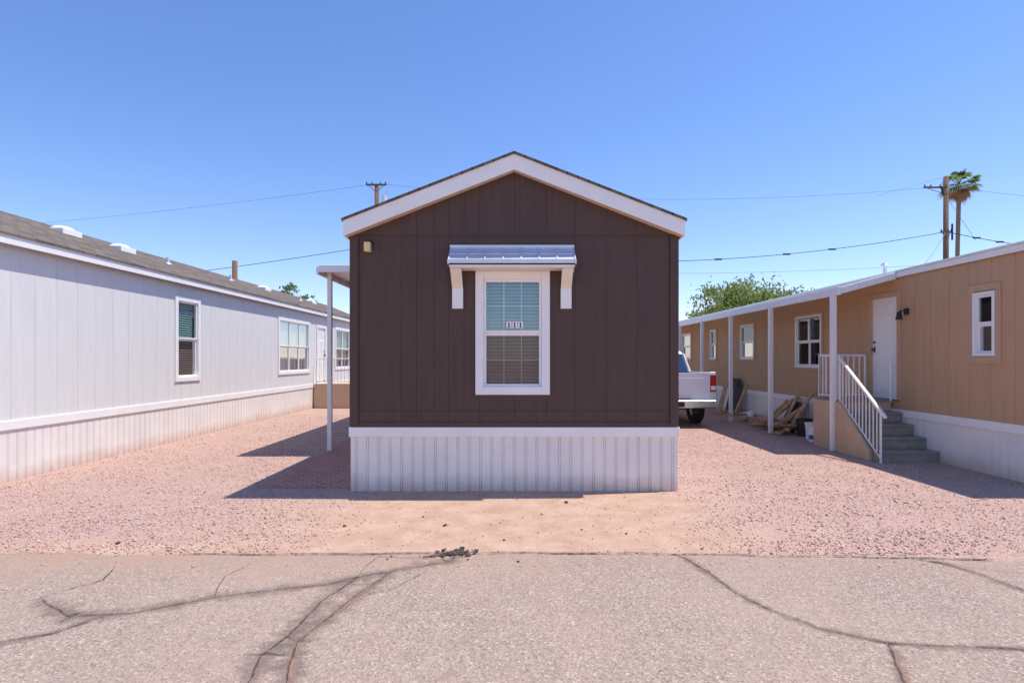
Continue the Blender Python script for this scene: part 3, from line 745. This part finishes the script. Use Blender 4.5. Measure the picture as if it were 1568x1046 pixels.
wire((-7.8,32,11.6),(-50,40,10.3),.5,.009)
wire((-30,32,5.4),(-7.76,32,8.15),.25,.018); wire((-7.76,32,8.15),(24.3,32,8.9),1.3,.02)
wire((-7.6,32,11.6),(24.0,32,11.45),.8,.009); wire((-7.76,32,7.0),(24.3,32,7.1),.5,.009)
wire((24.3,32,8.9),(46,32,7.6),.8,.02); wire((24.3,32,11.45),(46,32,9.8),.3,.009)
wire((24.3,32,8.9),(13.5,20,4.2),.3,.012); wire((24.3,32,10.9),(26,32,8.4),0,.010)
wire((24.3,32,12),(20.3,32,10.9),0,.008)
wires.obj('power_lines','wire',None); thin.obj('power_lines','wiregrey',None)
sp_=MB()
for t_ in(.6,.72,.8): 
    a=Vector((-7.76,32,8.15)).lerp(Vector((24.3,32,8.9)),t_)-Vector((0,0,4*1.3*t_*(1-t_))); sp_.tube([a-Vector((.2,0,0)),a+Vector((.2,0,0))],.05,6)
for t_ in(.08,.14,.2): 
    a=Vector((24.3,32,8.9)).lerp(Vector((46,32,7.6)),t_)-Vector((0,0,4*.8*t_*(1-t_))); sp_.tube([a-Vector((.2,0,0)),a+Vector((.2,0,0))],.05,6)
sp_.obj('line_splices','wire',None)

# ------------------------------------------------------------------ trees
def tree(name,c,h,cr,nl,mat,seed,leaf=.16):
    random.seed(seed); e=empty(name); t=MB(); lv=MB(); c=Vector(c)
    fork=c+Vector((0,0,h*.3)); t.tube([c,c+Vector((.1,0,h*.15)),fork],[.25,.2,.17],8)
    tips=[]
    for i in range(18):
        a=i*2.4+random.random()*.5; fr=random.random(); r=cr*(.25+.7*fr**.6); z=h*(.93-.33*fr+random.uniform(-.12,.05))
        mid=fork+Vector((math.cos(a)*r*.45,math.sin(a)*r*.45,(z-h*.3)*.6)); tip=c+Vector((math.cos(a)*r,math.sin(a)*r,z))
        t.tube([fork,mid,tip],[.09,.05,.02],5)
        for k in range(7):
            q=mid.lerp(tip,random.uniform(.1,1.08))+Vector((random.gauss(0,cr*.16),random.gauss(0,cr*.16),random.gauss(0,h*.05)))
            t.tube([mid.lerp(tip,.5),q],[.025,.008],4); tips.append((q,cr*random.uniform(.10,.24)))
    for i in range(nl):
        q,r=random.choice(tips); d=Vector((random.gauss(0,1),random.gauss(0,1),random.gauss(0,.7))); p=q+d*r*.55
        s=leaf*random.uniform(.5,1.2); m=Euler((random.random()*6,random.random()*6,random.random()*6)).to_matrix()
        lv.add([tuple(p+m@Vector(v)*s) for v in((-.5,-.2,0),(.5,-.25,0),(.6,.2,.1),(-.4,.3,0))],[(0,1,2,3)])
    t.obj('trunk_and_limbs','bark',e,recalc=False); lv.obj('foliage',mat,e,recalc=False)
tree('palo_verde_tree',(16.9,40,0),7.5,4.3,18000,'leaf',4,.2)
tree('shade_tree',(-17.8,45,0),7.6,2.5,6000,'leaf2',9,.22)
def palm(name,x,y,h,cr,seed,lean=.4):
    random.seed(seed); e=empty(name); t=MB()
    pts=[(x+lean*(k/10)**2,y,h*k/10) for k in range(11)]; t.tube(pts,[.32,.25]+[.2]*8+[.24],10); t.obj('trunk','palmbark',e,smooth=True)
    top=Vector(pts[-1]); g=MB(); dd=MB()
    for i in range(64):
        el=random.uniform(-1.2,1.35); az=i*2.39996+random.uniform(-.2,.2); dead=el<-.6
        mb=dd if dead else g
        ln=cr*random.uniform(.42,.6)*(.8 if dead else 1)
        d=Vector((math.cos(az)*math.cos(el),math.sin(az)*math.cos(el),math.sin(el)))
        hub=top+d*ln; side=d.cross(Vector((0,0,1))).normalized(); upv=side.cross(d)
        mb.tube([top,top.lerp(hub,.5)+Vector((0,0,.05)),hub],.02,3)
        for k in range(13):
            a=(k-6)/6*1.25; fl=cr*.5*(1-.25*abs(a))*random.uniform(.85,1.1)
            dr=(d*math.cos(a)+side*math.sin(a)).normalized(); w=side*math.cos(a)-d*math.sin(a)
            m_=hub+dr*fl*.6-Vector((0,0,.05)); en=hub+dr*fl-Vector((0,0,fl*.35))
            mb.add([tuple(hub),tuple(m_-w*.06),tuple(en),tuple(m_+w*.06+upv*.03)],[(0,1,2,3)])
    g.obj('fronds','palm',e,recalc=False); dd.obj('dead_fronds','palmdead',e,recalc=False)
palm('palm_tree',45.1,58,19.5,2.0,2,.3)
palm('palm_tree',5.5,-22,11,2.2,5,.5)
# back boundary wall
w=MB()
for i in range(60):
    w.box(-40+i*1.6,-40+i*1.6+1.595,46,46.2,0,1.8)
w.box(-40,56,45.98,46.22,1.8,1.86); w.obj('block_wall','block',None)

# ------------------------------------------------------------------ light, sky, camera
wd=bpy.data.worlds.new('World'); scene.world=wd; wd.use_nodes=True; nt=wd.node_tree
bgn=nt.nodes['Background']; sky=nt.nodes.new('ShaderNodeTexSky'); sky.sky_type='NISHITA'; sky.sun_disc=False
dirv=Vector((.40,.06,1)).normalized()
sky.sun_elevation=math.asin(dirv.z); sky.sun_rotation=math.atan2(dirv.x,dirv.y)
sky.altitude=300; sky.air_density=1.0; sky.dust_density=.25; sky.ozone_density=2.6
hs=nt.nodes.new('ShaderNodeHueSaturation'); hs.inputs['Saturation'].default_value=1.16; hs.inputs['Value'].default_value=1.33
mx=nt.nodes.new('ShaderNodeMix'); mx.data_type='RGBA'; mx.blend_type='MULTIPLY'; mx.inputs[0].default_value=1; mx.inputs[7].default_value=(1.03,.93,1.05,1)
nt.links.new(sky.outputs[0],hs.inputs['Color']); nt.links.new(hs.outputs[0],mx.inputs[6]); nt.links.new(mx.outputs[2],bgn.inputs[0]); bgn.inputs[1].default_value=.15
sl=bpy.data.lights.new('sun','SUN'); sl.energy=5.0; sl.angle=R(.5); sl.color=(1,.95,.87)
so=bpy.data.objects.new('sun',sl); scene.collection.objects.link(so); so.rotation_euler=dirv.to_track_quat('Z','Y').to_euler(); so.location=(5,5,30)
cd=bpy.data.cameras.new('camera'); cam=bpy.data.objects.new('camera',cd); scene.collection.objects.link(cam)
cam.location=(0,0,1.72); cam.rotation_euler=(R(90),0,0); cd.lens=19.97; cd.sensor_width=36; cd.shift_x=-.0025; cd.shift_y=.0175; cd.clip_end=3000; cd.clip_start=.05
scene.camera=cam
scene.view_settings.view_transform='Standard'; scene.view_settings.look='None'; scene.view_settings.exposure=0
